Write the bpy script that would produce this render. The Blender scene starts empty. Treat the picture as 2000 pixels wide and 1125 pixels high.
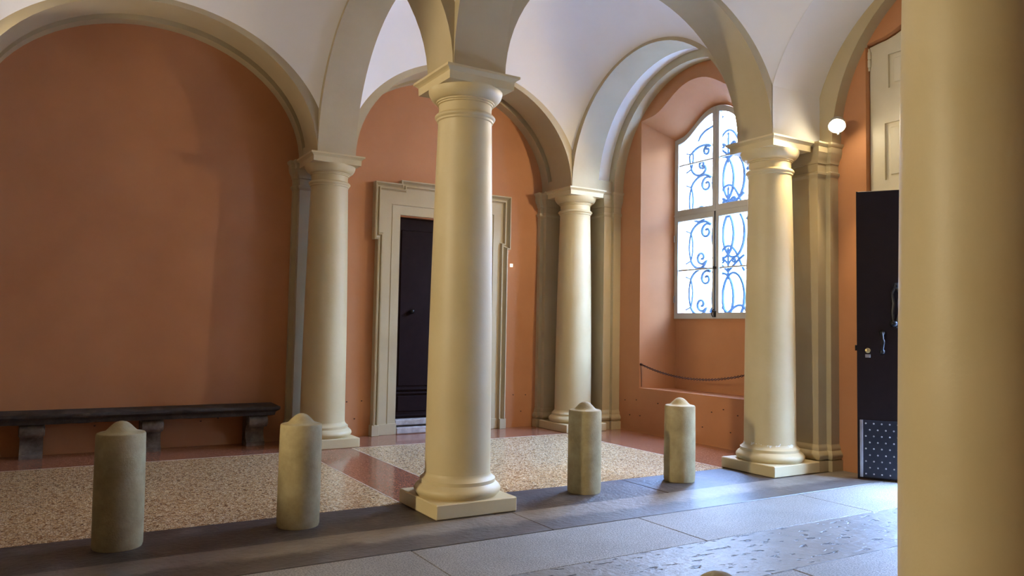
import bpy, math, random
import numpy as np
from mathutils import Vector, Matrix, geometry
random.seed(7)
S = bpy.context.scene
COL = S.collection
PI = math.pi

# ------------------------------------------------------------------ camera
F_PX, YAW, PIT, ROL = 1491.9, 0.5445, 0.0539, 0.0180
CAM = Vector((-3.0114, -5.8079, 1.5))
fw = Vector((math.sin(YAW)*math.cos(PIT), math.cos(YAW)*math.cos(PIT), math.sin(PIT)))
rt = fw.cross(Vector((0, 0, 1))).normalized(); up = rt.cross(fw)
r2 = rt*math.cos(ROL)+up*math.sin(ROL); u2 = -rt*math.sin(ROL)+up*math.cos(ROL)
cd = bpy.data.cameras.new('camera'); cam = bpy.data.objects.new('camera', cd); COL.objects.link(cam)
cd.sensor_width = 36.0; cd.lens = F_PX/2000*36.0; cd.clip_start = 0.05; cd.clip_end = 300
M = Matrix.Identity(4)
for i in range(3):
    M[i][0] = r2[i]; M[i][1] = u2[i]; M[i][2] = -fw[i]; M[i][3] = CAM[i]
cam.matrix_world = M
S.camera = cam

# ------------------------------------------------------------------ world, exposure
w = bpy.data.worlds.new('sky'); S.world = w; w.use_nodes = True
nt = w.node_tree; nt.nodes.clear()
o = nt.nodes.new('ShaderNodeOutputWorld'); bg = nt.nodes.new('ShaderNodeBackground')
tc = nt.nodes.new('ShaderNodeTexCoord'); sx = nt.nodes.new('ShaderNodeSeparateXYZ')
cr = nt.nodes.new('ShaderNodeValToRGB')
nt.links.new(tc.outputs['Generated'], sx.inputs[0]); nt.links.new(sx.outputs['Z'], cr.inputs[0])
cr.color_ramp.elements[0].position = 0.0; cr.color_ramp.elements[0].color = (0.40, 0.44, 0.48, 1)
cr.color_ramp.elements[1].position = 0.6; cr.color_ramp.elements[1].color = (0.54, 0.95, 1.95, 1)
e = cr.color_ramp.elements.new(0.27); e.color = (0.55, 0.72, 0.92, 1)
nt.links.new(cr.outputs[0], bg.inputs['Color']); nt.links.new(bg.outputs[0], o.inputs['Surface'])
SKY = 72.0
bg.inputs['Strength'].default_value = SKY
vs = S.view_settings
vs.view_transform = 'Standard'; vs.look = 'None'; vs.gamma = 1.0; vs.use_curve_mapping = False
vs.exposure = 0.4
S.cycles.diffuse_bounces = 6

def area(name, loc, direction, sx_, sy_, energy=0, color=(1, 1, 1), portal=False):
    l = bpy.data.lights.new(name, 'AREA'); l.shape = 'RECTANGLE'; l.size = sx_; l.size_y = sy_
    l.energy = energy; l.color = color
    if portal: l.cycles.is_portal = True
    ob = bpy.data.objects.new(name, l); COL.objects.link(ob)
    ob.location = loc
    ob.rotation_euler = Vector(direction).to_track_quat('-Z', 'Y').to_euler()
    return ob
# sampling portals for the sky in the two openings (give off nothing themselves)
area('window_sky_portal', (5.42, 1.91, 3.2), (-1, 0, 0), 1.8, 3.2, portal=True)
area('doorway_sky_portal', (5.42, -1.85, 1.53), (-1, 0, 0), 1.6, 3.1, portal=True)

# ------------------------------------------------------------------ numbers of the hall
W, D, PW = 3.88, 3.726, 4.26        # bay along the hall, aisle depth, passage width
H = 3.648                           # springing = top of the abacus
YA, XB = 4.28, 4.58                 # faces of the back wall and of the window wall
WL = 4.06                           # bay to the left of the middle column
XL = -8.3                           # far left end wall
YE = -PW-D-0.55                     # wall behind the camera
PH = 0.245                          # half width of an arch band

# ------------------------------------------------------------------ materials
def mat(name):
    m = bpy.data.materials.new(name); m.use_nodes = True
    return m, m.node_tree, m.node_tree.nodes['Principled BSDF']
def N(t, kind, **kw):
    n = t.nodes.new(kind)
    for k, v in kw.items():
        if k in n.inputs: n.inputs[k].default_value = v
        else: setattr(n, k, v)
    return n
def ramp(t, src, stops):
    n = t.nodes.new('ShaderNodeValToRGB'); t.links.new(src, n.inputs[0])
    els = n.color_ramp.elements
    els[0].position, els[0].color = stops[0][0], (*stops[0][1], 1)
    els[1].position, els[1].color = stops[-1][0], (*stops[-1][1], 1)
    for p_, c_ in stops[1:-1]:
        q = els.new(p_); q.color = (*c_, 1)
    return n.outputs[0]
def objco(t):
    n = t.nodes.new('ShaderNodeNewGeometry'); return n.outputs['Position']
def bump(t, b, h, strength, dist=0.01):
    n = N(t, 'ShaderNodeBump', Strength=strength, Distance=dist)
    t.links.new(h, n.inputs['Height']); t.links.new(n.outputs[0], b.inputs['Normal'])
def mixc(t, fac, a, b, mode='MIX'):
    n = t.nodes.new('ShaderNodeMix'); n.data_type = 'RGBA'; n.blend_type = mode
    for sock, v in ((n.inputs['Factor'], fac), (n.inputs[6], a), (n.inputs[7], b)):
        if hasattr(v, 'is_linked'): t.links.new(v, sock)
        elif isinstance(v, (int, float)): sock.default_value = v
        else: sock.default_value = (*v, 1)
    return n.outputs[2]
def plaster(name, c1, c2, rough=0.75, scale=1.2, bs=0.08):
    m, t, b = mat(name)
    co = objco(t)
    n = N(t, 'ShaderNodeTexNoise', Scale=scale, Detail=6.0, Roughness=0.6); t.links.new(co, n.inputs['Vector'])
    n2 = N(t, 'ShaderNodeTexNoise', Scale=38.0, Detail=4.0); t.links.new(co, n2.inputs['Vector'])
    c = ramp(t, n.outputs['Fac'], [(0.3, c1), (0.7, c2)])
    t.links.new(c, b.inputs['Base Color']); b.inputs['Roughness'].default_value = rough
    bump(t, b, n2.outputs['Fac'], bs, 0.01)
    return m
M_peach = plaster('peach_plaster', (0.43, 0.178, 0.064), (0.50, 0.218, 0.086), 0.7)
M_cream = plaster('cream_plaster', (0.42, 0.335, 0.185), (0.48, 0.39, 0.225), 0.62)
M_creamcol = plaster('cream_column_paint', (0.54, 0.435, 0.225), (0.61, 0.50, 0.28), 0.5, 1.6)
M_vault = plaster('white_vault_plaster', (0.80, 0.775, 0.715), (0.85, 0.825, 0.765), 0.85, 0.8)
M_woodcream = plaster('cream_painted_wood', (0.60, 0.53, 0.36), (0.66, 0.59, 0.42), 0.45, 3)
M_winframe = plaster('grey_window_paint', (0.44, 0.42, 0.36), (0.50, 0.48, 0.42), 0.5, 3)

def terrazzo():
    m, t, b = mat('terrazzo_chips')
    co = objco(t)
    v = N(t, 'ShaderNodeTexVoronoi', Scale=62.0); t.links.new(co, v.inputs['Vector'])
    v2 = N(t, 'ShaderNodeTexVoronoi', feature='DISTANCE_TO_EDGE', Scale=62.0); t.links.new(co, v2.inputs['Vector'])
    s = t.nodes.new('ShaderNodeSeparateColor'); t.links.new(v.outputs['Color'], s.inputs[0])
    chips = ramp(t, s.outputs[0], [(0.0, (0.20, 0.095, 0.035)), (0.2, (0.50, 0.31, 0.13)), (0.5, (0.74, 0.53, 0.27)), (0.75, (0.86, 0.70, 0.44)), (1.0, (0.60, 0.39, 0.19))])
    g = ramp(t, v2.outputs['Distance'], [(0.03, (0, 0, 0)), (0.10, (1, 1, 1))])
    c = mixc(t, g, (0.17, 0.092, 0.045), chips)
    t.links.new(c, b.inputs['Base Color']); b.inputs['Roughness'].default_value = 0.24
    n = N(t, 'ShaderNodeTexNoise', Scale=5.0, Detail=3.0); t.links.new(co, n.inputs['Vector'])
    bump(t, b, n.outputs['Fac'], 0.04, 0.01)
    return m
M_terr = terrazzo()
def redterr():
    m, t, b = mat('red_terrazzo')
    co = objco(t)
    v = N(t, 'ShaderNodeTexVoronoi', Scale=110.0); t.links.new(co, v.inputs['Vector'])
    s = t.nodes.new('ShaderNodeSeparateColor'); t.links.new(v.outputs['Color'], s.inputs[0])
    c = ramp(t, s.outputs[0], [(0.0, (0.20, 0.07, 0.035)), (0.7, (0.32, 0.125, 0.065)), (1.0, (0.45, 0.22, 0.13))])
    t.links.new(c, b.inputs['Base Color']); b.inputs['Roughness'].default_value = 0.13
    n = N(t, 'ShaderNodeTexNoise', Scale=6.0, Detail=3.0); t.links.new(co, n.inputs['Vector'])
    bump(t, b, n.outputs['Fac'], 0.05, 0.01)
    return m
M_red = redterr()
def stone(name, stops, sc, rough, bs, bsc, pits=0.0, fine=None):
    m, t, b = mat(name)
    co = objco(t)
    n = N(t, 'ShaderNodeTexNoise', Scale=sc, Detail=8.0, Roughness=0.65); t.links.new(co, n.inputs['Vector'])
    c = ramp(t, n.outputs['Fac'], stops)
    if fine:
        f = N(t, 'ShaderNodeTexNoise', Scale=fine, Detail=2.0); t.links.new(co, f.inputs['Vector'])
        c = mixc(t, 0.85, c, ramp(t, f.outputs['Fac'], [(0.38, (0.35, 0.35, 0.35)), (0.62, (1.0, 1.0, 1.0))]), 'MULTIPLY')
    h = N(t, 'ShaderNodeTexNoise', Scale=bsc, Detail=5.0, Roughness=0.6); t.links.new(co, h.inputs['Vector'])
    if pits:
        mp = N(t, 'ShaderNodeMapping'); mp.inputs['Scale'].default_value = (5.5, 13, 1); t.links.new(co, mp.inputs['Vector'])
        v = N(t, 'ShaderNodeTexNoise', Scale=1.4, Detail=3.0, Roughness=0.5); t.links.new(mp.outputs[0], v.inputs['Vector'])
        pm = ramp(t, v.outputs['Fac'], [(0.595, (0, 0, 0)), (0.635, (0.3, 0.3, 0.3)), (0.675, (1, 1, 1))])
        c = mixc(t, pm, c, (0.02, 0.017, 0.014))
        inv = N(t, 'ShaderNodeMath', operation='MULTIPLY_ADD'); t.links.new(pm, inv.inputs[0]); inv.inputs[1].default_value = -pits
        t.links.new(h.outputs['Fac'], inv.inputs[2]); hh = inv.outputs[0]
    else: hh = h.outputs['Fac']
    t.links.new(c, b.inputs['Base Color']); b.inputs['Roughness'].default_value = rough
    bump(t, b, hh, bs, 0.01)
    return m
M_granite = stone('pale_granite', [(0.3, (0.24, 0.21, 0.165)), (0.7, (0.32, 0.28, 0.225))], 2.0, 0.52, 0.7, 90, fine=90)
M_dark = stone('dark_worn_stone', [(0.3, (0.030, 0.022, 0.017)), (0.55, (0.065, 0.050, 0.040)), (0.75, (0.14, 0.115, 0.095))], 3.0, 0.46, 0.9, 22)
M_mid = stone('grey_worn_stone', [(0.35, (0.13, 0.107, 0.08)), (0.65, (0.22, 0.185, 0.145))], 2.0, 0.48, 0.8, 18)
M_pit = stone('pitted_grey_stone', [(0.3, (0.12, 0.105, 0.085)), (0.7, (0.22, 0.195, 0.16))], 2.5, 0.46, 1.0, 16, pits=1.5)
def worn_edge():
    """paving strip: smooth pale half by the kerb, rough dark half along the granite, ragged line between"""
    t = M_mid.node_tree; b = t.nodes['Principled BSDF']; co = objco(t)
    sp = t.nodes.new('ShaderNodeSeparateXYZ'); t.links.new(co, sp.inputs[0])
    n = N(t, 'ShaderNodeTexNoise', Scale=2.6, Detail=6.0, Roughness=0.7); t.links.new(co, n.inputs['Vector'])
    a1 = N(t, 'ShaderNodeMath', operation='ADD'); t.links.new(sp.outputs['Y'], a1.inputs[0]); a1.inputs[1].default_value = 2.13
    a2 = N(t, 'ShaderNodeMath', operation='ABSOLUTE'); t.links.new(a1.outputs[0], a2.inputs[0])
    a3 = N(t, 'ShaderNodeMath', operation='MULTIPLY_ADD'); t.links.new(n.outputs['Fac'], a3.inputs[0]); a3.inputs[1].default_value = 0.42; t.links.new(a2.outputs[0], a3.inputs[2])
    f = ramp(t, a3.outputs[0], [(0.0, (0, 0, 0)), (1.0, (1, 1, 1))]); rn = f.node
    mr = N(t, 'ShaderNodeMapRange'); t.links.new(a3.outputs[0], mr.inputs[0]); mr.inputs[1].default_value = 1.58; mr.inputs[2].default_value = 1.68
    old = b.inputs['Base Color'].links[0].from_socket
    dark = mixc(t, 1.0, old, (0.42, 0.40, 0.40), 'MULTIPLY')
    t.links.new(mixc(t, mr.outputs[0], dark, old), b.inputs['Base Color'])
    t.nodes.remove(rn)
worn_edge()
M_boll = stone('sandstone_bollard', [(0.25, (0.25, 0.19, 0.08)), (0.55, (0.40, 0.32, 0.155)), (0.8, (0.50, 0.42, 0.23))], 5.0, 0.75, 0.3, 70)
M_bench = stone('black_weathered_stone', [(0.38, (0.016, 0.011, 0.008)), (0.62, (0.042, 0.030, 0.021)), (0.80, (0.15, 0.12, 0.09))], 7.0, 0.7, 0.5, 30)
M_console = stone('grey_carved_stone', [(0.35, (0.07, 0.05, 0.034)), (0.55, (0.17, 0.135, 0.10)), (0.75, (0.36, 0.31, 0.26))], 6.0, 0.75, 0.4, 30)
M_thresh = stone('worn_marble_step', [(0.3, (0.24, 0.20, 0.17)), (0.7, (0.52, 0.47, 0.42))], 8.0, 0.4, 0.3, 30)
M_street = stone('street_paving', [(0.3, (0.42, 0.42, 0.42)), (0.7, (0.52, 0.52, 0.52))], 1.0, 0.7, 0.2, 10)

def plain(name, col, rough=0.5, metal=0.0, spec=0.5):
    m, t, b = mat(name)
    co = objco(t)
    n = N(t, 'ShaderNodeTexNoise', Scale=9.0, Detail=5.0); t.links.new(co, n.inputs['Vector'])
    a = tuple(x*0.86 for x in col); c = tuple(min(1, x*1.12) for x in col)
    t.links.new(ramp(t, n.outputs['Fac'], [(0.3, a), (0.7, c)]), b.inputs['Base Color'])
    b.inputs['Roughness'].default_value = rough; b.inputs['Metallic'].default_value = metal
    b.inputs['Specular IOR Level'].default_value = spec
    return m
M_doorbrown = plain('dark_brown_door_paint', (0.012, 0.005, 0.005), 0.6, 0, 0.08)
M_black = plain('black_door_paint', (0.011, 0.0065, 0.008), 0.45, 0, 0.2)
M_kick = plain('blackened_iron_plate', (0.03, 0.034, 0.05), 0.38, 0.6)
M_iron = plain('dark_iron', (0.02, 0.02, 0.022), 0.35, 0.7)
M_steel = plain('worn_steel', (0.42, 0.42, 0.44), 0.35, 0.9)
M_brass = plain('brass', (0.55, 0.42, 0.2), 0.3, 0.9)
M_chain = plain('rusty_chain_iron', (0.05, 0.02, 0.016), 0.6, 0.4)
M_grille = plain('glare_tinted_iron', (0.022, 0.045, 0.080), 0.7, 0, 0.1)  # dark iron, with the blue veil of window glare put into its colour
M_white = plain('ivory_plastic', (0.9, 0.84, 0.68), 0.4)
M_inlay = plain('pale_inlay_strip', (0.62, 0.5, 0.36), 0.3)
M_housing = plain('grey_lamp_housing', (0.35, 0.34, 0.32), 0.45)
M_facade = plain('pale_facade', (0.40, 0.40, 0.39), 0.8)
M_outwall = plain('pale_street_wall', (0.16, 0.24, 0.34), 0.8)
def glass():
    m, t, b = mat('old_window_glass'); t.nodes.remove(b)
    out = t.nodes['Material Output']
    tr = N(t, 'ShaderNodeBsdfTransparent'); tr.inputs[0].default_value = (0.95, 0.98, 1, 1)
    tl = N(t, 'ShaderNodeBsdfTranslucent'); tl.inputs[0].default_value = (0.72, 0.86, 1.0, 1)
    gl = N(t, 'ShaderNodeBsdfGlossy'); gl.inputs['Roughness'].default_value = 0.03
    a = N(t, 'ShaderNodeMixShader'); a.inputs[0].default_value = 0.006
    t.links.new(tr.outputs[0], a.inputs[1]); t.links.new(tl.outputs[0], a.inputs[2])
    c = N(t, 'ShaderNodeMixShader'); c.inputs[0].default_value = 0.04
    t.links.new(a.outputs[0], c.inputs[1]); t.links.new(gl.outputs[0], c.inputs[2])
    t.links.new(c.outputs[0], out.inputs['Surface'])
    return m
M_glass = glass()
def emis(name, col, s):
    m, t, b = mat(name)
    b.inputs['Emission Color'].default_value = (*col, 1); b.inputs['Emission Strength'].default_value = s
    return m
M_plate = emis('glowing_plate', (1.0, 0.85, 0.62), 1.0)
M_bulb = emis('lamp_glow', (1.0, 0.86, 0.62), 60)

# ------------------------------------------------------------------ mesh helpers
def tag(ob, label=None, cat=None, group=None, kind=None):
    if label: ob['label'] = label
    if cat: ob['category'] = cat
    if group: ob['group'] = group
    if kind: ob['kind'] = kind
    return ob
def thing(name, loc=(0, 0, 0), label=None, cat=None, group=None, kind=None):
    ob = bpy.data.objects.new(name, None); COL.objects.link(ob); ob.location = loc
    ob.empty_display_size = 0.1
    return tag(ob, label, cat, group, kind)
def mesh(name, V, F, m, smooth=35):
    me = bpy.data.meshes.new(name); me.from_pydata([tuple(v) for v in V], [], [tuple(f) for f in F])
    me.materials.append(m)
    if smooth:
        me.polygons.foreach_set('use_smooth', [True]*len(me.polygons)); me.update()
        me.set_sharp_from_angle(angle=math.radians(smooth))
    me.update()
    return me
def put(name, me, parent=None, loc=(0, 0, 0)):
    ob = bpy.data.objects.new(name, me); COL.objects.link(ob); ob.location = loc
    if parent is not None: ob.parent = parent
    return ob
def mk(name, VF, m, parent=None, smooth=35):
    """vertices are in the parent's own space"""
    return put(name, mesh(name, VF[0], VF[1], m, smooth), parent)
def join(*vfs):
    V, F = [], []
    for v, f in vfs:
        k = len(V); V += list(v); F += [tuple(i+k for i in q) for q in f]
    return V, F
def box(x0, x1, y0, y1, z0, z1, bev=0.0):
    if x0 > x1: x0, x1 = x1, x0
    if y0 > y1: y0, y1 = y1, y0
    if z0 > z1: z0, z1 = z1, z0
    b = min(bev, (x1-x0)/3, (y1-y0)/3, (z1-z0)/3)
    if b <= 0:
        V = [(x, y, z) for x in (x0, x1) for y in (y0, y1) for z in (z0, z1)]
        return V, [(0, 1, 3, 2), (4, 6, 7, 5), (0, 4, 5, 1), (2, 3, 7, 6), (0, 2, 6, 4), (1, 5, 7, 3)]
    # bevelled box: loops of an 8-gon at four heights
    def loop(i, z):
        a0, a1, c0, c1 = x0+i, x1-i, y0+i, y1-i
        return [(a0+b-i if i else a0+b, c0, z), (a1-b+i if i else a1-b, c0, z), (a1, c0+b-i if i else c0+b, z), (a1, c1-b+i if i else c1-b, z),
                (a1-b+i if i else a1-b, c1, z), (a0+b-i if i else a0+b, c1, z), (a0, c1-b+i if i else c1-b, z), (a0, c0+b-i if i else c0+b, z)]
    V = loop(b, z0)+loop(0, z0+b)+loop(0, z1-b)+loop(b, z1)
    F = [tuple(range(7, -1, -1)), tuple(range(24, 32))]
    for k in range(3):
        for j in range(8):
            F.append((k*8+j, k*8+(j+1) % 8, k*8+8+(j+1) % 8, k*8+8+j))
    return V, F
def lathe(prof, n=64, cx=0, cy=0):
    V, F = [], []
    for r, z in prof:
        for i in range(n):
            a = 2*PI*i/n; V.append((cx+r*math.cos(a), cy+r*math.sin(a), z))
    for k in range(len(prof)-1):
        for i in range(n):
            j = (i+1) % n; F.append((k*n+i, k*n+j, k*n+n+j, k*n+n+i))
    F.append(tuple(range(n-1, -1, -1))); F.append(tuple(range((len(prof)-1)*n, len(prof)*n)))
    return V, F
def prism(poly, f0, f1):
    """poly: 2D points; f0,f1: 2D -> 3D for the two ends"""
    n = len(poly); V = [f0(*q) for q in poly]+[f1(*q) for q in poly]
    tris = geometry.tessellate_polygon([[Vector((a, b, 0)) for a, b in poly]])
    F = [tuple(t) for t in tris]+[tuple(i+n for i in reversed(t)) for t in tris]
    F += [(i, (i+1) % n, n+(i+1) % n, n+i) for i in range(n)]
    return V, F
def plate(outer, holes0, holes1, f0, f1):
    """wall slab with holes; the hole outlines may differ front to back (splays)"""
    l0 = [outer]+holes0; l1 = [outer]+holes1
    fl0 = [q for l in l0 for q in l]; fl1 = [q for l in l1 for q in l]
    V = [f0(*q) for q in fl0]+[f1(*q) for q in fl1]; n = len(fl0)
    F = [tuple(t) for t in geometry.tessellate_polygon([[Vector((a, b, 0)) for a, b in l] for l in l0])]
    F += [tuple(i+n for i in reversed(t)) for t in geometry.tessellate_polygon([[Vector((a, b, 0)) for a, b in l] for l in l1])]
    k = 0
    for l in l0:
        m = len(l)
        F += [(k+i, k+(i+1) % m, n+k+(i+1) % m, n+k+i) for i in range(m)]
        k += m
    return V, F
def tube(pts, r, n=6, r1=None):
    V, F = [], []
    pts = [Vector(q) for q in pts]; m = len(pts); ref = None
    for i, q in enumerate(pts):
        t = (pts[min(i+1, m-1)]-pts[max(i-1, 0)]).normalized()
        if ref is None: ref = t.orthogonal().normalized()
        ref = (ref-t*ref.dot(t)).normalized(); bi = t.cross(ref)
        rr = r if r1 is None else r+(r1-r)*i/(m-1)
        for j in range(n):
            a = 2*PI*j/n; V.append(q+ref*(rr*math.cos(a))+bi*(rr*math.sin(a)))
    for i in range(m-1):
        for j in range(n):
            k = (j+1) % n; F.append((i*n+j, i*n+k, i*n+n+k, i*n+n+j))
    F.append(tuple(range(n-1, -1, -1))); F.append(tuple(range((m-1)*n, m*n)))
    return V, F
def ball(c, r, n=10, m=6, sz=1.0):
    prof = [(max(1e-4, r*math.sin(PI*k/m)), c[2]-r*sz*math.cos(PI*k/m)) for k in range(m+1)]
    return lathe(prof, n, c[0], c[1])

# ------------------------------------------------------------------ floor
floor = thing('floor', kind='structure')
mk('subfloor', box(XL-0.5, XB+0.5, YE-0.5, YA+0.5, -0.3, -0.02), M_dark, floor, 0)
def slab(name, x0, x1, y0, y1, m, top=0.0, g=0.003):
    return mk(name, box(x0+g, x1-g, y0+g, y1-g, -0.05, top, 0.004), m, floor, 0)
# polished aisle: chip terrazzo fields in red borders
XR = XB+0.1
def aisle(sgn, yc):
    def Y(a): return yc+sgn*a
    fields = [(-0.37-WL+0.73, -0.37), (0.26, 3.48), (XL+0.4, -WL-0.37)]
    y0, y1 = Y(0.31), Y(3.34)
    for a, b in fields:
        slab('terrazzo_field', a, b, min(y0, y1), max(y0, y1), M_terr, g=0.0)
        for xx in (a, b):
            mk('inlay_strip', box(xx-0.006, xx+0.006, min(y0, y1), max(y0, y1), -0.04, 0.0012), M_inlay, floor, 0)
        mk('inlay_strip', box(a, b, y1-0.006, y1+0.006, -0.04, 0.0012), M_inlay, floor, 0)
    edges = sorted([XL]+[q for f in fields for q in f]+[XR])
    for a, b in zip(edges[::2], edges[1::2]):
        slab('terrazzo_border', a, b, min(y0, Y(YA-0.0)), max(y0, Y(YA)), M_red, g=0.0)
    for a, b in fields:
        slab('terrazzo_border', a, b, min(y1, Y(YA)), max(y1, Y(YA)), M_red, g=0.0)
aisle(1, 0.0); aisle(-1, -PW)
# carriage passage: strips of slabs symmetrical about the middle
def strip(name, y0, y1, m, joints, top=0.0, far=True):
    for a, b in zip(joints[:-1], joints[1:]):
        slab(name, a, b, y0, y1, m, top+random.uniform(-0.0015, 0.0015))
        slab(name, a, b, -PW-y1, -PW-y0, m, top+random.uniform(-0.0015, 0.0015))
J1 = [XL, -6.75, -4.81, -2.84, -0.857, 1.127, 3.085, XR+0.4]
strip('kerb_slab', -0.40, 0.31, M_dark, [XL, -5.9, -3.9, 0.15, 2.02, XR], 0.0)
strip('paving_slab', -1.0, -0.40, M_mid, [XL, -4.4, 0.3, XR+0.4], 0.004)
strip('granite_slab', -1.76, -1.0, M_granite, J1)
for a, b in zip([XL, -5.1, -1.3], [-5.1, -1.3, XR+0.4]):
    slab('worn_slab', a, b, -2.5, -1.76, M_pit, random.uniform(-0.002, 0.001))

# ------------------------------------------------------------------ walls
wallA = thing('wall_back', kind='structure')
wallB = thing('wall_right', kind='structure')
wallE = thing('wall_front', kind='structure')
wallL = thing('wall_left', kind='structure')
DX = 1.895                            # door axis on the back wall
dh = 0.69
doorhole = [(DX-dh, 0), (DX+dh, 0), (DX+dh, 3.08), (DX-dh, 3.08)]
mk('plaster_face', plate([(XL-0.5, -0.3), (XB+0.6, -0.3), (XB+0.6, 7.2), (XL-0.5, 7.2)], [doorhole], [doorhole],
   lambda a, b: (a, YA, b), lambda a, b: (a, YA+0.45, b)), M_peach, wallA, 0)
mk('plaster_face', box(XL-0.5, XB+0.6, YE-0.4, YE, -0.3, 7.2), M_peach, wallE, 0)
mk('plaster_face', box(XL-0.5, XL, YE, YA, -0.3, 7.2), M_peach, wallL, 0)
# window niche + portal in the right wall
NC = 1.91
def ogee(c, hw, zs, zc, flat, n=14, half=False):
    """left to right head line: short level shoulders, S curve, rounded crown"""
    out = []
    for i in range(2*n+1):
        s = -1+2*i/(2*n); a = abs(s)*hw
        if a > hw-flat: z = zs+0.02*(hw-a)/flat
        else:
            u = a/(hw-flat)
            z = zs+0.02+(zc-zs-0.02)*(0.5+0.5*math.cos(PI*u**1.15))
        out.append((c+s*hw, z))
    return out
def opening(c, hw, z0, zs, zc, flat):
    return [(c-hw, z0)]+ogee(c, hw, zs, zc, flat)+[(c+hw, z0)]
n_front = opening(NC, 1.10, 0.66, 4.69, 5.05, 0.2)
n_back = opening(NC, 0.835, 0.66, 4.40, 4.745, 0.10)
WX = 5.05
PC = -PW/2
p_front = opening(PC, PW/2-0.72, -0.02, 4.70, 5.25, 0.12)
p_back = opening(PC, PW/2-0.72, -0.02, 4.70, 5.25, 0.12)
outerB = [(YE-0.4, -0.3), (YA+0.5, -0.3), (YA+0.5, 7.2), (YE-0.4, 7.2)]
mk('plaster_face', plate(outerB, [n_front, p_front], [n_back, p_back],
   lambda a, b: (XB, a, b), lambda a, b: (WX, a, b)), M_peach, wallB, 30)
w_hole = opening(NC, 0.85, 1.70, 4.41, 4.76, 0.10)
p_out = [(-2.52, -0.02), (-1.20, -0.02), (-1.20, 3.08), (-2.52, 3.08)]
mk('outer_masonry', plate(outerB, [w_hole, p_out], [w_hole, p_out],
   lambda a, b: (WX+0.002, a, b), lambda a, b: (WX+0.26, a, b)), M_peach, wallB, 30)

# pilasters (responds) : profile swept round three sides
def respond(parent, axis, wall, front, c0, c1, slim=1.0):
    """axis 'x': stands on the right wall and faces -x; 'y': on the back wall and faces -y; '-y': faces +y"""
    p = thing('pilaster', kind='structure')
    s = -1 if axis in ('x', 'y') else 1
    def pt(along, depth, z):
        return (depth, along, z) if axis == 'x' else (along, depth, z)
    def sweep(prof):
        V, F = [], []
        for e, z in prof:
            V += [pt(c0-e, wall-s*0.01, z), pt(c0-e, front+s*e, z), pt(c1+e, front+s*e, z), pt(c1+e, wall-s*0.01, z)]
        for k in range(len(prof)-1):
            for j in range(3): F.append((k*4+j, k*4+j+1, k*4+5+j, k*4+4+j))
        k = (len(prof)-1)*4
        F += [(0, 3, 2, 1), (k, k+1, k+2, k+3)]
        return V, F
    a = slim
    base = [(0.055*a, 0), (0.055*a, 0.118)]+[(0.02*a+0.035*a*math.sin(PI*t/8), 0.118+0.105*t/8) for t in range(0, 9)]+[(0.02*a, 0.235), (0.018*a, 0.255), (0.008*a, 0.27), (0, 0.29)]
    shaft = [(0, 0.28), (0, 3.28)]
    cap = [(0, 3.27), (0.012*a, 3.285), (0.025*a, 3.30), (0.025*a, 3.325), (0.004*a, 3.335), (0.004*a, 3.42), (0.018*a, 3.425), (0.018*a, 3.445),
           (0.03*a, 3.47), (0.055*a, 3.505), (0.062*a, 3.535), (0.066*a, 3.54), (0.066*a, 3.60), (0.078*a, 3.61), (0.095*a, 3.63), (0.095*a, H)]
    mk('base', sweep(base), M_cream, p); mk('shaft', sweep(shaft), M_cream, p); mk('capital', sweep(cap), M_cream, p)
    return p
for xx in (0.0, W, -WL):
    respond(wallA, 'y', YA, D+0.40, xx-0.27, xx+0.27, 1.0)
    respond(wallA, 'y', YA, D+0.48, xx-0.33, xx+0.33, 0.8)
for yc, lo, hi in ((D, 0.25, 0.25), (0, 0.37, 0.33), (-PW, 0.33, 0.37)):
    respond(wallB, 'x', XB, W+0.42, yc-lo+0.06, yc+hi-0.06, 1.0)
    respond(wallB, 'x', XB, W+0.56, yc-lo-0.0, yc+hi+0.0, 0.8)

# ------------------------------------------------------------------ ceiling : sail vaults between arch bands
ceil = thing('ceiling', kind='structure')
BX, BY = 1.46, 1.66                  # rises of the arches running along x and along y
def arch(axis, c, a, b, d0, d1, th=0.30, m=None, name='arch_band', n=40, zb=None):
    """band running along 'x' or 'y', centred on c, spanning depth d0..d1"""
    inn, out = [], []
    for i in range(n+1):
        t = PI*i/n
        inn.append((c+a*math.cos(t), H+b*math.sin(t))); out.append((c+(a+th)*math.cos(t), H+(b+th)*math.sin(t)))
    V, F = [], []
    for q in (inn, out):
        for d in (d0, d1):
            V += [(u, d, z) if axis == 'x' else (d, u, z) for u, z in q]
    k = n+1
    for i in range(n):
        F += [(i, i+1, k+i+1, k+i), (2*k+i, 3*k+i, 3*k+i+1, 2*k+i+1), (i, 2*k+i, 2*k+i+1, i+1), (k+i, k+i+1, 3*k+i+1, 3*k+i)]
    for i in (0, n): F.append((i, k+i, 3*k+i, 2*k+i))
    return mk(name, (V, F), m or M_cream, ceil, 30)
bays_x = [(-2*WL-0.2, -WL), (-WL, 0.0), (0.0, W)]
bays_y = [(-PW-D, -PW), (-PW, 0.0), (0.0, D)]
rise_y = {0: BY, 1: 1.78, 2: BY}
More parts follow.
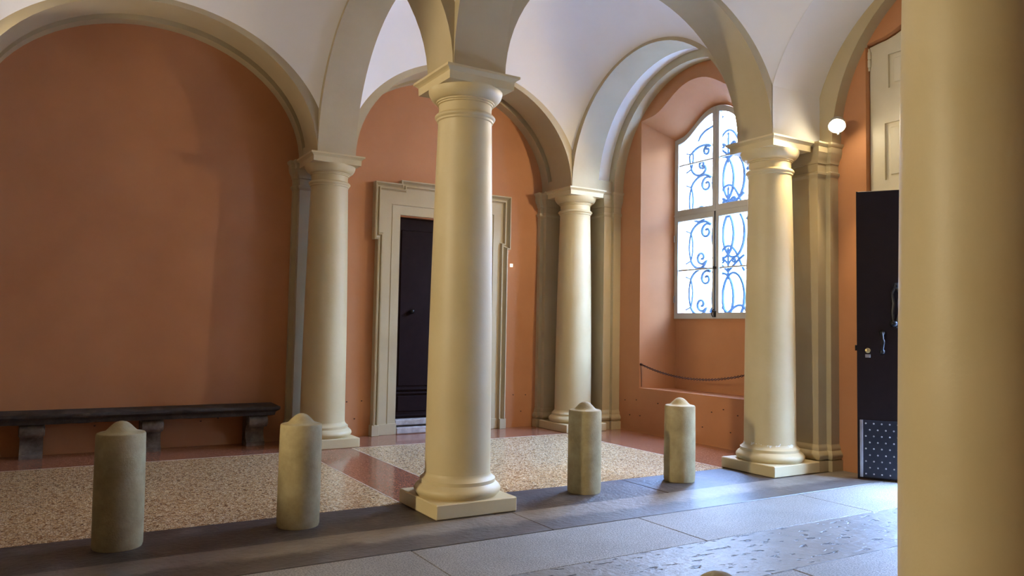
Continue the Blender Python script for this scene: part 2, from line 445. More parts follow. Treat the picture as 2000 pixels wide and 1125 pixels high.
def vault(x0, x1, y0, y1, b1, b2, n=56, tuck=0.02):
    cx, cy = (x0+x1)/2, (y0+y1)/2; hx, hy = (x1-x0)/2-PH, (y1-y0)/2-PH
    a1, a2 = hx+0.055, hy+0.055
    V, F = [], []
    ts = [math.sin(PI/2*(-1+2*i/n)) for i in range(n+1)]
    for i in range(n+1):
        for j in range(n+1):
            x, y = ts[i]*(hx+tuck), ts[j]*(hy+0.02)
            V.append((cx+x, cy+y, H+math.sqrt(max(1e-6, b1*b1*(1-x*x/a1/a1)+b2*b2*(1-y*y/a2/a2)))))
    for i in range(n):
        for j in range(n):
            F.append((i*(n+1)+j, i*(n+1)+j+1, (i+1)*(n+1)+j+1, (i+1)*(n+1)+j))
    return mk('vault', (V, F), M_vault, ceil, 60)
for ix, (x0, x1) in enumerate(bays_x):
    for iy, (y0, y1) in enumerate(bays_y):
        vault(x0, x1, y0, y1, BX, rise_y[iy], tuck=0.0 if (ix, iy) == (2, 1) else 0.02)
    ax, cx = (x1-x0)/2-0.25, (x0+x1)/2
    for yr in (0.0, -PW): arch('x', cx, ax, BX, yr-PH, yr+PH)
    # wall arches: band over the columns, groove, rib on the wall
    for sg, yr, yw in ((1, D, YA), (-1, -PW-D, YE)):
        arch('x', cx, ax, BX, yr-sg*PH, yr+sg*0.25)
        arch('x', cx, ax+0.07, BX+0.07, yr+sg*0.25, yr+sg*0.38, name='arch_groove')
        arch('x', cx, ax, BX-0.015, yr+sg*0.38, yw+sg*0.02, name='wall_rib')
        for q in (1, -1): mk('arch_springer', box(cx+q*(ax-0.001), cx+q*(ax+0.1), yr+sg*0.24, yr+sg*0.39, H, H+0.17), M_cream, ceil, 0)
for iy, (y0, y1) in enumerate(bays_y):
    ay, cy = (y1-y0)/2-0.25, (y0+y1)/2
    for xr in (-WL, 0.0): arch('y', cy, ay, rise_y[iy], xr-PH, xr+PH)
    if iy == 1:
        # over the doorway the white vault runs on level to a rib on the wall
        hy, hx, b2 = PW/2-PH, W/2-PH, rise_y[1]
        def ez(y): return H+math.sqrt(b2*b2*(1-y*y/(hy+0.055)**2)+BX*BX*(1-hx*hx/(hx+0.055)**2))
        ys = [hy*math.sin(PI/2*(-1+2*i/60)) for i in range(61)]
        ln = [(cy-hy+0.005, H-0.01)]+[(cy+y*(1-0.005/hy), ez(y)) for y in ys]+[(cy+hy-0.005, H-0.01)]
        V = [(W-PH-0.006, a, z) for a, z in ln]+[(XB-0.1, a, z) for a, z in ln]; n_ = len(ln)
        mk('vault_extension', (V, [(i, i+1, n_+i+1, n_+i) for i in range(n_-1)]), M_vault, ceil, 30)
        arch('y', cy, 1.72, 1.80, W+0.54, XB+0.02, th=0.42, name='wall_rib')
        arch('y', cy, ay, rise_y[iy], -2*WL-0.2-0.3, -2*WL-0.2+PH)
        continue
    arch('y', cy, ay, rise_y[iy], W-PH, W+0.25)
    arch('y', cy, ay+0.09, rise_y[iy]+0.06, W+0.25, W+0.52, name='arch_groove', m=M_vault)  # groove coloured white to carry the daylight falling in from the window
    arch('y', cy, ay-(0.05 if iy != 1 else 0.10), rise_y[iy]-0.06, W+0.52, XB+0.02, name='wall_rib')
    for q in (1, -1): mk('arch_springer', box(W+0.24, W+0.53, cy+q*(ay-0.001), cy+q*(ay+0.12), H, H+0.17), M_cream, ceil, 0)
    arch('y', cy, ay, rise_y[iy], -2*WL-0.2-0.3, -2*WL-0.2+PH)
mk('roof_slab', box(XL-0.5, XB+0.8, YE-0.5, YA+0.5, 6.9, 7.3), M_vault, ceil, 0)
# ------------------------------------------------------------------ columns
def arc(r0, z0, r1, z1, bulge, n=8):
    return [(r0+(r1-r0)*t/n+bulge*math.sin(PI*t/n), z0+(z1-z0)*t/n) for t in range(n+1)]
me_plinth = mesh('plinth', *box(-0.368, 0.368, -0.368, 0.368, 0, 0.118, 0.008), M_creamcol, 0)
me_base = mesh('base_moulding', *lathe(arc(0.335, 0.116, 0.318, 0.222, 0.038, 12)+[(0.318, 0.225), (0.318, 0.25), (0.312, 0.254)]+arc(0.312, 0.254, 0.278, 0.30, -0.008, 6)), M_creamcol)
sh = []
for k in range(25):
    u = k/24; sh.append((0.276-0.044*u**1.7, 0.295+(3.262-0.295)*u))
me_shaft = mesh('shaft', *lathe(sh+[(0.238, 3.275)]), M_creamcol)
cap = [(0.236, 3.265)]+[(0.243, 3.27), (0.246, 3.282)]+arc(0.246, 3.285, 0.246, 3.33, 0.016, 8)+[(0.230, 3.335), (0.228, 3.345), (0.228, 3.41), (0.240, 3.413), (0.240, 3.425), (0.252, 3.428), (0.252, 3.440)]
cap += [(0.258+0.062*math.sin(PI/2*t/10), 3.442+0.098*(1-math.cos(PI/2*t/10))**0.8) for t in range(11)]
me_cap = mesh('capital', *lathe(cap), M_creamcol)
def sq(prof):
    V, F = [], []
    for e_, z in prof: V += [(-e_, -e_, z), (e_, -e_, z), (e_, e_, z), (-e_, e_, z)]
    for k in range(len(prof)-1):
        for j in range(4): F.append((k*4+j, k*4+(j+1) % 4, k*4+4+(j+1) % 4, k*4+4+j))
    F += [(3, 2, 1, 0), tuple(range(len(V)-4, len(V)))]
    return V, F
me_abacus = mesh('abacus', *sq([(0.306, 3.535), (0.309, 3.60), (0.315, 3.606), (0.322, 3.615), (0.334, 3.622), (0.344, 3.628), (0.344, H)]), M_creamcol, 30)
M_flake = plaster('flaking_cream_paint', (0.54, 0.435, 0.225), (0.61, 0.50, 0.28), 0.5, 1.6)
def flakes():
    t = M_flake.node_tree; b = t.nodes['Principled BSDF']; co = objco(t)
    sp = t.nodes.new('ShaderNodeSeparateXYZ'); t.links.new(co, sp.inputs[0])
    n = N(t, 'ShaderNodeTexNoise', Scale=11.0, Detail=5.0, Roughness=0.65); t.links.new(co, n.inputs['Vector'])
    z = N(t, 'ShaderNodeMapRange'); dz = N(t, 'ShaderNodeMath', operation='SUBTRACT'); t.links.new(sp.outputs['Z'], dz.inputs[0]); dz.inputs[1].default_value = 0.30
    da = N(t, 'ShaderNodeMath', operation='ABSOLUTE'); t.links.new(dz.outputs[0], da.inputs[0]); t.links.new(da.outputs[0], z.inputs[0])
    for i, v in ((1, 0.0), (2, 0.13), (3, 0.10), (4, -0.3)): z.inputs[i].default_value = v
    a = N(t, 'ShaderNodeMath', operation='ADD'); t.links.new(n.outputs['Fac'], a.inputs[0]); t.links.new(z.outputs[0], a.inputs[1])
    m = N(t, 'ShaderNodeMapRange'); t.links.new(a.outputs[0], m.inputs[0]); m.inputs[1].default_value = 0.63; m.inputs[2].default_value = 0.65
    old = b.inputs['Base Color'].links[0].from_socket
    t.links.new(mixc(t, m.outputs[0], old, (0.78, 0.76, 0.70)), b.inputs['Base Color'])
flakes()
def column(x, y, label, group='columns carrying the vaults', worn=False):
    t = thing('column', (x, y, 0), label, 'column', group)
    for nm, me in (('plinth', me_plinth), ('base_moulding', me_base), ('shaft', me_shaft), ('capital', me_cap), ('abacus', me_abacus)):
        if worn and nm in ('base_moulding', 'shaft'):
            me = me.copy(); me.materials.clear(); me.materials.append(M_flake)
        put(nm, me, t)
    return t
column(0, 0, 'cream plaster column in the middle, standing between the two pairs of bollards')
column(0, D, 'cream column against the back wall, between the stone bench and the brown door')
column(W, D, 'cream column in the far corner, between the brown door and the window niche')
column(W, 0, 'cream column right of the window, base paint flaking, nearest the lit lamp', worn=True)
column(-0.03, -PW, 'large cream column in the foreground at the right edge of the photo')
column(W, -PW, 'cream column hidden behind the foreground column, on the far side of the doorway')
column(-WL, 0, 'cream column beyond the left edge, in row with the bollards')
column(-WL, D, 'cream column beyond the left edge, against the back wall past the bench')
column(-WL, -PW, 'cream column beside the viewer, on the near side of the passage')
for yy in (D, 0, -PW):
    pass

# ------------------------------------------------------------------ bollards
me_bb = mesh('post', *lathe([(0.150, 0), (0.156, 0.02), (0.157, 0.3), (0.155, 0.6), (0.153, 0.745), (0.148, 0.757), (0.140, 0.760)], 48), M_boll)
dome = [(0.141, 0.755), (0.140, 0.7605), (0.122, 0.7625), (0.108, 0.766), (0.096, 0.773), (0.085, 0.783), (0.073, 0.796), (0.060, 0.809), (0.046, 0.821), (0.030, 0.830), (0.014, 0.8345), (0.001, 0.8355)]
me_bd = mesh('domed_cap', *lathe(dome, 48), M_boll, 50)
def bollard(x, y, label):
    t = thing('bollard', (x, y, 0), label, 'bollard', 'stone bollards along the passage')
    t.rotation_euler = (random.uniform(-.008, .008), random.uniform(-.008, .008), random.uniform(0, 6))
    put('post', me_bb, t); put('domed_cap', me_bd, t)
bollard(-2.55, 0, 'stone bollard with domed top, furthest left, in front of the bench')
bollard(-1.34, 0, 'stone bollard with domed top, just left of the middle column')
bollard(1.33, 0, 'stone bollard with domed top, just right of the middle column')
bollard(2.53, 0, 'stone bollard with pale domed top in front of the window niche')
bollard(-1.385, -PW, 'stone bollard of which only the domed tip shows at the bottom edge')

# ------------------------------------------------------------------ back door : eared casing and dark leaf
door1 = thing('door_1', (DX, YA, 0), kind='structure')
HL, HE, HR, ZE, ZT, ZR = 1.050, 1.098, 0.715, 2.715, 3.525, 3.578
def outl(d):
    L = [(-HL+d, 0.14), (-HL+d, ZE+d), (-HE+d, ZE+d), (-HE+d, ZT-d), (-HR+d, ZT-d), (-HR+d, ZR-d)]
    return L+[(-a, z) for a, z in reversed(L)]
def rect(hw, z1, d=0.12):
    L = [(-hw, 0.14), (-hw, ZE+d), (-hw, ZE+d), (-hw, z1), (-HR+d, z1), (-HR+d, z1)]
    return L+[(-a, z) for a, z in reversed(L)]
def frame(rings):
    V, F = [], []
    for pts, dep in rings: V += [(a, -dep, z) for a, z in pts]
    n = len(rings[0][0])
    for k in range(len(rings)-1):
        for i in range(n-1): F.append((k*n+i, k*n+i+1, k*n+n+i+1, k*n+n+i))
    return V, F
mk('casing_moulding', frame([(outl(0), -0.02), (outl(0), 0.115), (outl(0.018), 0.122), (outl(0.024), 0.100), (outl(0.045), 0.066), (outl(0.066), 0.056), (outl(0.070), 0.084), (outl(0.086), 0.088), (outl(0.090), 0.058), (outl(0.105), 0.040)]), M_cream, door1, 25)
mk('casing_fascia', frame([(outl(0.100), 0.040), (rect(0.832, 3.235), 0.040), (rect(0.828, 3.231), 0.028), (rect(0.818, 3.223), 0.028), (rect(0.814, 3.219), 0.036), (rect(0.693, 3.095), 0.036), (rect(0.690, 3.09), -0.10)]), M_cream, door1, 25)
for q in (-1, 1):
    mk('casing_plinth', join(box(q*0.683, q*0.960, -0.055, 0.0, 0, 0.155, 0.004), box(q*0.960, q*1.068, -0.115, 0.0, 0, 0.15, 0.004)), M_cream, door1, 0)
lf = mk('door_leaf', box(-0.70, 0.70, 0.10, 0.16, 0.20, 3.10), M_doorbrown, door1, 0)
for q in (-1, 1):
    cx = q*0.345
    for (z0, z1) in ((0.30, 0.52), (0.66, 2.9)):
        mk('door_panel', box(cx-0.27, cx+0.27, 0.088, 0.11, z0, z1, 0.012), M_doorbrown, lf, 0)
mk('moulded_rail', join(box(-0.69, 0.69, 0.075, 0.11, 0.545, 0.575, 0.008), box(-0.69, 0.69, 0.068, 0.11, 0.60, 0.635, 0.01)), M_doorbrown, lf, 0)
mk('moulded_rail', box(-0.69, 0.69, 0.08, 0.11, 0.225, 0.255, 0.008), M_doorbrown, lf, 0)
mk('door_knob', join(ball((-0.44, 0.045, 1.73), 0.035), box(-0.455, -0.425, 0.045, 0.11, 1.715, 1.745)), M_iron, lf)
mk('threshold_step', box(-0.68, 0.68, -0.06, 0.2, 0, 0.095, 0.012), M_thresh, door1, 0)
mk('threshold_step', box(-0.687, 0.687, -0.005, 0.2, 0.115, 0.20, 0.015), M_thresh, door1, 0)
mk('dark_backing', box(-0.70, 0.70, 0.17, 0.4, 0, 3.1), M_doorbrown, door1, 0)
# small square plate on the wall, emissive so it shows bright
pl = thing('wall_plate', (3.075, YA, 2.485), 'tiny glowing square plate on the wall right of the door casing', 'push plate')
mk('cover', box(-0.026, 0.026, -0.012, 0.0, -0.026, 0.026, 0.004), M_plate, pl, 0)
mk('plate_centre', box(-0.010, 0.010, -0.017, -0.012, -0.010, 0.010, 0.002), M_white, pl, 0)
# rusty anchor bolts in the lower wall
bm_ = mesh('wall_bolt', *ball((0, 0, 0), 0.012, 8, 5, 0.6), M_chain)
for a, z in ((0.504, .474), (0.715, .481), (0.619, .241), (3.151, .494), (3.375, .488), (3.295, .238), (-1.35, .30), (-1.9, .28), (-2.5, .30), (-1.15, .33)):
    put('wall_bolt', bm_, wallA, (a, YA-0.002, z))
for a, z in ((3.33, .453), (3.068, .476), (2.595, .466), (3.218, .24), (2.984, .249), (1.34, .50), (1.097, .447), (1.713, .232), (1.217, .218), (1.547, .447), (2.2, .44), (1.95, .24)):
    put('wall_bolt', bm_, wallB, (XB-0.002, a, z))

# ------------------------------------------------------------------ window
win = thing('window_1', (WX, NC, 0), kind='structure')
def wy(poly): return lambda x: [(x, a, b) for a, b in poly]
def wplate(name, outer, hole, x0, x1, m):
    return mk(name, plate(outer, [hole] if hole else [], [hole] if hole else [], lambda a, b: (x0, a, b), lambda a, b: (x1, a, b)), m, win, 25)
ZS, ZM, HWw, ZSP, ZCR = 1.70, 3.245, 0.83, 4.395, 4.74
def half(sg, in_l, in_r, z0, z1=None, ind=0.0):
    """half opening from the mullion (in_r) to the jamb (in_l); head follows the ogee when z1 is None"""
    ya, yb = in_r, HWw-in_l
    if z1 is None:
        og = [(a, z-ind) for a, z in ogee(0, HWw, ZSP, ZCR, 0.10, 20)]
        pts = [(a, z) for a, z in og if ya < a < yb]
        def zi(v):
            for (a, z), (b, z2) in zip(og[:-1], og[1:]):
                if a <= v <= b: return z+(z2-z)*(v-a)/(b-a)
            return og[-1][1]
        top = [(ya, zi(ya))]+pts+[(yb, zi(yb))]
    else: top = [(ya, z1), (yb, z1)]
    poly = [(yb, z0), (ya, z0)]+top
    return [(sg*a, b) for a, b in poly]
for sg in (1, -1):
    # lower casement
    o_ = half(sg, 0.0, 0.006, ZS, ZM-0.008); h_ = half(sg, 0.075, 0.062, ZS+0.085, ZM-0.095)
    sash = wplate('casement', o_, h_, -0.035, 0.03, M_winframe)
    mk('pane', plate(h_, [], [], lambda a, b: (-0.003, a, b), lambda a, b: (0.001, a, b)), M_glass, sash, 0)
    zb = 2.42
    mk('glazing_bar', box(-0.016, 0.016, sg*0.06, sg*(HWw-0.07), zb-0.011, zb+0.011), M_winframe, sash, 0)
    for hz in (1.99, 2.9): mk('hinge', lathe([(0.012, hz-0.05), (0.012, hz+0.05)], 10, -0.045, sg*(HWw-0.012)), M_steel, sash)
    # upper light
    o_ = half(sg, 0.0, 0.004, ZM+0.008); h_ = half(sg, 0.075, 0.062, ZM+0.075, None, 0.085)
    up_ = wplate('upper_light', o_, h_, -0.035, 0.03, M_winframe)
    mk('pane', plate(h_, [], [], lambda a, b: (-0.003, a, b), lambda a, b: (0.001, a, b)), M_glass, up_, 0)
    mk('glazing_bar', box(-0.014, 0.014, sg*0.06, sg*(HWw-0.07), 4.0-0.009, 4.0+0.009), M_winframe, up_, 0)
mk('closing_rod', join(tube([(-0.05, 0.0, ZS+0.02), (-0.05, 0.0, ZM-0.02)], 0.009), box(-0.055, -0.03, -0.015, 0.015, ZS+0.02, ZS+0.10), box(-0.06, -0.03, -0.02, 0.02, 2.40, 2.44)), M_iron, win)
mk('window_latch', join(tube([(-0.06, 0.02, ZS+0.02), (-0.07, 0.035, ZS+0.06), (-0.06, 0.03, ZS+0.12), (-0.05, 0.0, ZS+0.13)], 0.008), tube([(-0.05, -0.03, ZS+0.10), (-0.06, 0.03, ZS+0.10)], 0.008)), M_iron, win)
mk('transom_bead', box(-0.045, -0.02, -HWw, HWw, ZM-0.012, ZM+0.012), M_winframe, win, 0)
# wall under the window inside the niche is the outer masonry: give it its own sill
mk('window_sill', box(WX-0.012-WX, 0.05, -HWw, HWw, ZS-0.03, ZS), M_peach, win, 0)

# wrought iron grille outside
GX = 0.22
gr = thing('window_grille', (WX+GX, NC, 0), 'wrought iron scrollwork grille outside the arched window', 'grille')
def spiral(c, r0, r1, a0, turns, n=26):
    return [(c[0]+(r0+(r1-r0)*i/n)*math.cos(a0+2*PI*turns*i/n), c[1]+(r0+(r1-r0)*i/n)*math.sin(a0+2*PI*turns*i/n)) for i in range(n+1)]
def bez(p0, p1, p2, p3, n=14):
    return [tuple(((1-t)**3*p0[k]+3*(1-t)**2*t*p1[k]+3*(1-t)*t*t*p2[k]+t**3*p3[k]) for k in (0, 1)) for t in [i/n for i in range(n+1)]]
def ell(c, a, b, n=24, a0=0, a1=2*PI): return [(c[0]+a*math.cos(a0+(a1-a0)*i/n), c[1]+b*math.sin(a0+(a1-a0)*i/n)) for i in range(n+1)]
G = []
def add(pts, both=True, r=0.011):
    G.append((pts, r))
    if both: G.append(([(-a, z) for a, z in pts], r))
# side scrolls, bottom to top (a = distance from the axis)
for z0 in (1.80, 2.50, 3.20, 3.90):
    s_ = 1 if z0 < 3.8 else 0.62
    # lens at the outer edge, big C scroll, small curls
    add(bez((0.74, z0+0.08), (0.79, z0+0.22), (0.79, z0+0.36), (0.74, z0+0.50*s_)), r=0.009)
    add(bez((0.74, z0+0.08), (0.69, z0+0.22), (0.69, z0+0.36), (0.74, z0+0.50*s_)), r=0.009)
    add(bez((0.74, z0+0.50*s_), (0.66, z0+0.66*s_), (0.44, z0+0.70*s_), (0.34, z0+0.60*s_))+spiral((0.42, z0+0.50*s_), 0.12*s_, 0.02, 2.2, -1.25), r=0.012)
    add(bez((0.74, z0+0.08), (0.68, z0-0.06), (0.50, z0-0.08), (0.44, z0+0.04))+spiral((0.52, z0+0.12), 0.11*s_, 0.02, 3.6, 1.2), r=0.012)
    add([(0.74, z0+0.08), (0.84, z0+0.04)], r=0.007); add([(0.74, z0+0.50*s_), (0.84, z0+0.54*s_)], r=0.007)
# centre: interlaced ovals and fleurons
for z0 in (2.02, 2.92, 3.72):
    add(ell((0.10, z0), 0.20, 0.34), r=0.012)
for z0 in (2.50, 3.38, 4.18):
    add([(0.0, z0-0.20), (0.0, z0+0.17)], False, 0.010)
    add(bez((0.0, z0-0.02), (0.06, z0+0.06), (0.13, z0+0.10), (0.13, z0+0.03))+spiral((0.10, z0+0.035), 0.03, 0.008, 0, -0.8, 10), r=0.009)
    add(bez((0.30, z0-0.12), (0.22, z0-0.04), (0.16, z0+0.24), (0.0, z0+0.25)), r=0.011)
    add(bez((0.30, z0+0.10), (0.22, z0+0.06), (0.14, z0+0.0), (0.0, z0-0.12)), r=0.011)
add(bez((0.34, 1.80), (0.28, 1.95), (0.12, 1.90), (0.0, 1.78)), r=0.012)
add(bez((0.60, 4.38), (0.48, 4.60), (0.22, 4.50), (0.10, 4.66)), r=0.011)
for z in (1.745, ): add([(0.0, z), (0.84, z)], r=0.011)
for pts, r in G:
    mk('scroll_bar', tube([(0, a, z) for a, z in pts], r*1.7, 6), M_grille, gr, 60)
for pts in ([(0, 0.80, 1.745), (0, 0.80, 4.42)], [(0, -0.80, 1.745), (0, -0.80, 4.42)]):
    pass
for z, s_ in ((2.0, 1), (2.9, 1)):
    pass
# leaf-shaped knots on the fleurons
for z0 in (2.50, 3.38, 4.18):
    mk('fleuron', lathe([(0.002, z0+0.235), (0.020, z0+0.195), (0.012, z0+0.16), (0.012, z0+0.03), (0.024, z0), (0.012, z0-0.03), (0.012, z0-0.17), (0.020, z0-0.20), (0.002, z0-0.24)], 10), M_grille, gr)

# chain across the niche
ch = thing('niche_chain', (XB+0.02, NC, 0), 'dark rusty chain hanging slack across the mouth of the window niche', 'chain')
def zc(a): return 0.86+0.15*(a/1.08)**2
cpts = [(-1.095+2.19*i/78) for i in range(79)]
links = []
for i in range(78):
    a0, a1 = cpts[i], cpts[i+1]; am = (a0+a1)/2; L = math.hypot(a1-a0, zc(a1)-zc(a0)); th = math.atan2(zc(a1)-zc(a0), a1-a0)
    pts = []
    for k in range(11):
        t = 2*PI*k/10; u = 0.68*L*math.cos(t); v = 0.013*math.sin(t)
        if i % 2: pts.append((v, am+u*math.cos(th), zc(am)+u*math.sin(th)))
        else: pts.append((0, am+u*math.cos(th)-v*math.sin(th), zc(am)+u*math.sin(th)+v*math.cos(th)))
    links.append(tube(pts, 0.0045, 5))
tag(mk('links', join(*links), M_chain, ch, 60), kind='stuff')
mk('wall_hook', join(ball((0, 1.09, 1.01), 0.018), tube([(0, 1.085, 1.0), (0.005, 1.075, 0.68)], 0.004)), M_chain, ch)
mk('wall_hook', join(ball((0, -1.09, 1.01), 0.018), tube([(0, -1.085, 1.0), (0.005, -1.075, 0.9)], 0.004)), M_chain, ch)

# ------------------------------------------------------------------ portal : cream tympanum, fixed side, black leaf
door2 = thing('door_2', (XB+0.07, PC, 0), kind='structure')
PHW = PW/2-0.72
def toploop(hw, z0, zs, zcx): return [(-hw, z0)]+ogee(0, hw, zs, zcx, 0.12)+[(hw, z0)]
pt_out = toploop(PHW-0.008, 3.05, 4.685, 5.235)
rects = []
for sg in (1, -1):
    for (ya, yb, za, zb_) in ((0.55, 1.235, 3.18, 3.80), (0.55, 1.19, 4.18, 4.55)):
        r_ = [(sg*ya, za), (sg*yb, za), (sg*yb, zb_), (sg*ya, zb_)]
        rects.append(r_)
tym = mk('upper_door', plate(pt_out, rects, rects, lambda a, b: (0.0, a, b), lambda a, b: (0.06, a, b)), M_woodcream, door2, 25)
for r_ in rects:
    ys = sorted(q[0] for q in r_); zs = sorted(q[1] for q in r_)
    mk('panel', join(box(0.028, 0.05, ys[0]-0.005, ys[-1]+0.005, zs[0]-0.005, zs[-1]+0.005), box(0.012, 0.04, ys[0]+0.05, ys[-1]-0.05, zs[0]+0.05, zs[-1]-0.05, 0.01)), M_woodcream, tym, 0)
for sg in (1, -1):
    mk('hinge', join(lathe([(0.022, 4.46), (0.022, 4.54)], 12, -0.012, sg*(PHW-0.005)), lathe([(0.022, 4.55), (0.022, 4.63)], 12, -0.012, sg*(PHW-0.005)), lathe([(0.012, 4.42), (0.012, 4.67)], 10, -0.012, sg*(PHW-0.005))), M_woodcream, tym)
OPEN_R, OPEN_L = -2.44-PC, -1.27-PC   # the wicket opening between the fixed sides
for ya, yb in ((OPEN_L, PHW-0.008), (-PHW+0.008, OPEN_R)):
    fx = mk('fixed_side', box(0.0, 0.06, ya, yb, 0.0, 3.05), M_woodcream, door2, 0)
    for za, zb_ in ((0.25, 1.3), (1.5, 2.85)):
        mk('panel', box(-0.012, 0.02, ya+0.10, yb-0.10, za, zb_, 0.01), M_woodcream, fx, 0)
mk('transom_beam', box(-0.005, 0.09, OPEN_R, OPEN_L, 3.0, 3.06), M_woodcream, door2, 0)
mk('threshold_slab', box(-0.1, 0.75, -PHW, PHW, -0.05, 0.004), M_granite, door2, 0)

leaf = thing('black_door_leaf', (4.30, -0.79, 0), 'tall black door leaf with studded iron kick plate, swung open beside the foreground column', 'door leaf')
ang = math.atan2(-0.48, 0.335)       # from the free edge to the hinge
leaf.rotation_euler = (0, 0, ang)
LW = 0.575
mk('leaf_board', box(0.0, LW, -0.0, 0.055, 0.012, 3.03, 0.006), M_black, leaf, 0)
mk('edge_strip', box(-0.004, 0.012, -0.004, 0.059, 0.012, 3.03), M_black, leaf, 0)
kp = mk('kick_plate', box(0.02, LW-0.02, -0.010, 0.0, 0.03, 0.62, 0.002), M_kick, leaf, 0)
mk('plate_edging', box(0.018, 0.048, -0.014, -0.009, 0.03, 0.62, 0.002), M_steel, leaf, 0)
me_stud = mesh('stud', *ball((0, 0, 0), 0.0085, 8, 5), M_steel)
for k in range(9):
    z = 0.065+k*0.065
    for j in range(7):
        x = 0.075+j*0.075+(0.0375 if k % 2 else 0)
        if x < LW-0.03: put('stud', me_stud, kp, (x, -0.012, z))
lk = mk('lock', join(*[(lambda vf: ([(x, -y_, z_) for x, z_, y_ in vf[0]], vf[1]))(lathe([(0.026, 0.0), (0.026, 0.012), (0.014, 0.018)], 16, 0.10, 1.345))]), M_brass, leaf)
mk('keyhole_plate', box(0.075, 0.125, -0.005, 0.0, 1.27, 1.305, 0.002), M_steel, leaf, 0)
hd = [tube([(0.235, 0.0, 1.53), (0.235, -0.04, 1.53), (0.24, -0.06, 1.47), (0.243, -0.06, 1.40), (0.235, -0.04, 1.34), (0.235, 0.0, 1.34)], 0.013, 8)]
hd += [ball((0.235, -0.02, 1.53), 0.03), ball((0.235, -0.03, 1.335), 0.03), ball((0.243, -0.06, 1.435), 0.02, 10, 6, 1.8)]
mk('pull_handle', join(*hd), M_iron, leaf)
kn = [ball((0.37, -0.02, 2.02), 0.035), ball((0.345, -0.04, 1.63), 0.042, 10, 6, 0.9), ball((0.37, -0.03, 1.61), 0.03)]
kn += [tube([(0.37, -0.02, 2.02), (0.33, -0.045, 1.94), (0.345, -0.05, 1.84), (0.335, -0.05, 1.74), (0.345, -0.045, 1.63)], 0.017, 8), tube([(0.37, -0.02, 2.02), (0.41, -0.045, 1.94), (0.395, -0.05, 1.84), (0.405, -0.05, 1.74), (0.37, -0.045, 1.62)], 0.017, 8)]
mk('door_knocker', join(*kn), M_iron, leaf)
mk('latch_bolt', box(-0.022, 0.0, 0.018, 0.04, 1.34, 1.40, 0.003), M_iron, leaf, 0)
for z in (0.35, 1.5, 2.7): mk('hinge', lathe([(0.016, z-0.08), (0.016, z+0.08)], 10, LW+0.006, 0.05), M_iron, leaf)

# ------------------------------------------------------------------ bench
bn = thing('stone_bench', (-1.98, YA-0.016, 0), 'long black weathered stone bench on carved scroll supports against the back wall', 'bench')
x0, x1 = -1.52, 1.47
def slabprof():
    V, F = [], []
    prof = [(0.39, 0.385), (0.415, 0.39), (0.42, 0.41), (0.425, 0.432), (0.435, 0.44), (0.455, 0.452), (0.468, 0.468), (0.468, 0.49), (0.458, 0.50)]
    nx = 30
    for i in range(nx+1):
        u = i/nx
        for d, z in prof:
            e_ = (d-0.468)
            xx = (x0-e_)+(x1-x0+2*e_)*u
            V.append((xx, -d+random.uniform(-.004, .004), z+random.uniform(-.003, .003)))
        V.append(((x0)+(x1-x0)*u, -0.005, 0.505)); V.append((x0+(x1-x0)*u, -0.005, 0.385))
    n = len(prof)+2
    for i in range(nx):
        for j in range(n): F.append((i*n+j, i*n+(j+1) % n, i*n+n+(j+1) % n, i*n+n+j))
    F += [tuple(range(n)), tuple(range(nx*n+n-1, nx*n-1, -1))]
    return V, F
mk('seat_slab', slabprof(), M_bench, bn, 40)
def conprof():
    P_ = [(0.0, 0.0), (0.0, 0.39), (0.37, 0.39)]
    P_ += [(0.30+0.078*math.cos(a), 0.312+0.075*math.sin(a)) for a in [PI*0.42-k*PI*1.25/12 for k in range(13)]]
    P_ += [(0.20, 0.235), (0.175, 0.19), (0.17, 0.145), (0.185, 0.10), (0.215, 0.065), (0.225, 0.05), (0.245, 0.05), (0.245, 0.0)]
    return P_
cp = conprof()
me_con = mesh('bench_support', *prism(cp, lambda a, b: (-0.11, -a, b), lambda a, b: (0.11, -a, b)), M_console, 30)
volute = [mesh('volute', *tube([(sg*0.112, -(0.295+r*math.cos(t)), 0.31+r*math.sin(t)) for r, t in [(0.066-0.05*k/24, 1.2+4*PI*k/24) for k in range(25)]], 0.010, 5), M_console, 60) for sg in (1, -1)]
for cx in (-1.13, 0.05, 1.235):
    s_ = put('bench_support', me_con, bn, (cx, 0, 0)); put('volute', volute[0], s_); put('volute', volute[1], s_)

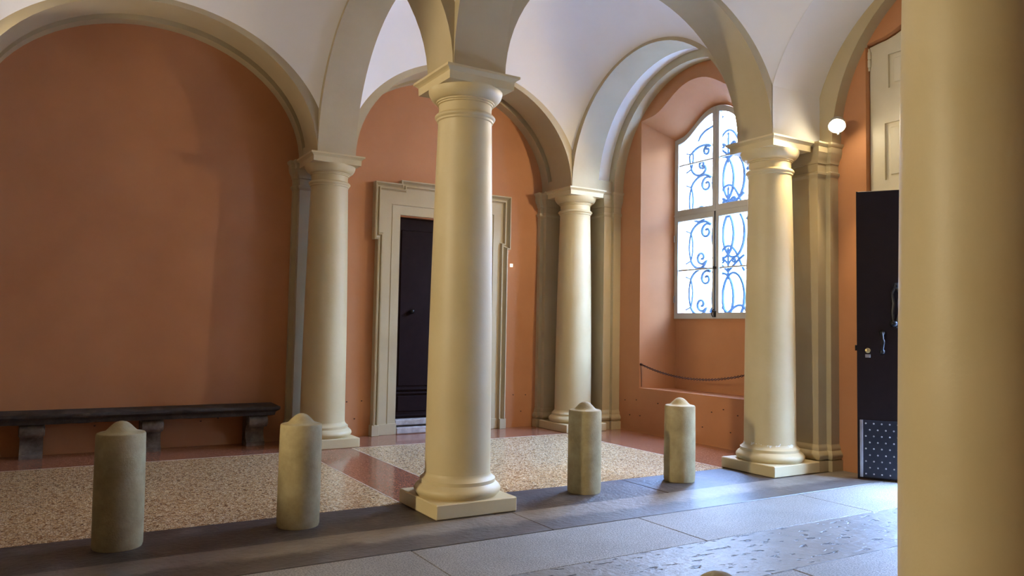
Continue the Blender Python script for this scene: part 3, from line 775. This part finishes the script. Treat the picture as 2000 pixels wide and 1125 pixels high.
# ------------------------------------------------------------------ flood lamps on the pilaster capitals, some unseen and added for fill
def lamp(loc, aim, label, energy, col=(1.0, 0.80, 0.52), cone=150, size=0.06):
    t = thing('flood_lamp', loc, label, 'lamp', 'flood lamps on the pilaster capitals')
    d = Vector(aim).normalized(); q = d.to_track_quat('-Z', 'Y')
    def R(vf): return [tuple(q @ Vector(v)) for v in vf[0]], vf[1]
    mk('housing', R(lathe([(0.03, 0.09), (0.05, 0.085), (0.082, 0.05), (0.086, 0.0), (0.090, -0.015), (0.082, -0.015), (0.078, 0.0), (0.03, 0.03)], 24)), M_housing, t)
    mk('glowing_lens', R(lathe([(0.078, -0.004), (0.072, -0.03), (0.055, -0.052), (0.03, -0.064), (0.001, -0.068)], 24)), M_bulb, t)
    mk('bracket', join(R(tube([(0, 0, 0.07), (0, 0, 0.11)], 0.012)), tube([tuple(q @ Vector((0, 0, 0.10))), (0.02, 0, -0.10)], 0.010)), M_housing, t)
    l = bpy.data.lights.new('flood_light', 'SPOT'); l.energy = energy; l.color = col; l.spot_size = math.radians(cone); l.spot_blend = 0.25; l.shadow_soft_size = size
    ob = bpy.data.objects.new('flood_light', l); COL.objects.link(ob); ob.parent = t
    ob.location = d*0.10; ob.rotation_euler = q.to_euler()
    return t
lamp((4.30, -0.56, 3.80), (-0.62, -0.42, -0.72), 'lit flood lamp on the pilaster capital right of the window column', 120, cone=132)
lamp((4.30, 0.56, 3.80), (-0.85, 0.40, -0.42), 'added unseen flood lamp behind the capital of the window column', 180, cone=140)  # unseen lamp added to warm the aisle, its columns and vault
lamp((4.30, -PW+0.56, 3.80), (-0.62, 0.42, -0.72), 'added unseen flood lamp on the pilaster capital at the far side of the doorway', 30, cone=112)  # unseen twin of the lit lamp, added for warm fill
lamp((XL+0.3, -1.35, 3.3), (1, -0.08, -0.165), 'flood lamp at the far left end of the passage', 1050, col=(1.0, 0.85, 0.60), cone=46, size=0.12)
lamp((-WL-0.2, D-0.50, 3.84), (0.75, -0.55, 0.75), 'added unseen uplight on the column capital beyond the bench', 75, col=(1.0, 0.88, 0.72), cone=120, size=0.10)  # unseen uplight added to brighten the left aisle vault
lamp((1.7, YE+0.35, 3.80), (-0.3, 0.8, 0.0), 'flood lamp on the wall behind the viewer', 15, size=0.10)

# ------------------------------------------------------------------ outside
street = thing('street_ground', kind='structure')
mk('paving', box(XB+0.83, 60, -40, 40, -0.4, -0.03), M_street, street, 0)
ow = thing('street_wall', (9.5, -3.0, 0), 'low bluish wall across the street, a band at the foot of the window', 'wall')
mk('wall_body', box(0, 0.3, -9, 7.6, -0.05, 2.1), M_outwall, ow, 0)
mk('coping', box(-0.06, 0.36, -9, 7.6, 2.1, 2.2), M_outwall, ow, 0)
fb = thing('street_building', (14.5, 2.0, 0), 'pale building across the street, glaring white through the window', 'building')
mk('facade', box(0, 6, -22, 22, -0.05, 7.0), M_facade, fb, 0)
mk('cornice', box(-0.35, 6.2, -22.2, 22.2, 7.0, 7.35), M_facade, fb, 0)
for k in range(-6, 7):
    for z0 in (1.0, 4.3):
        mk('window', box(-0.04, 0.1, k*3.2-0.55, k*3.2+0.55, z0, z0+1.7), M_outwall, fb, 0)
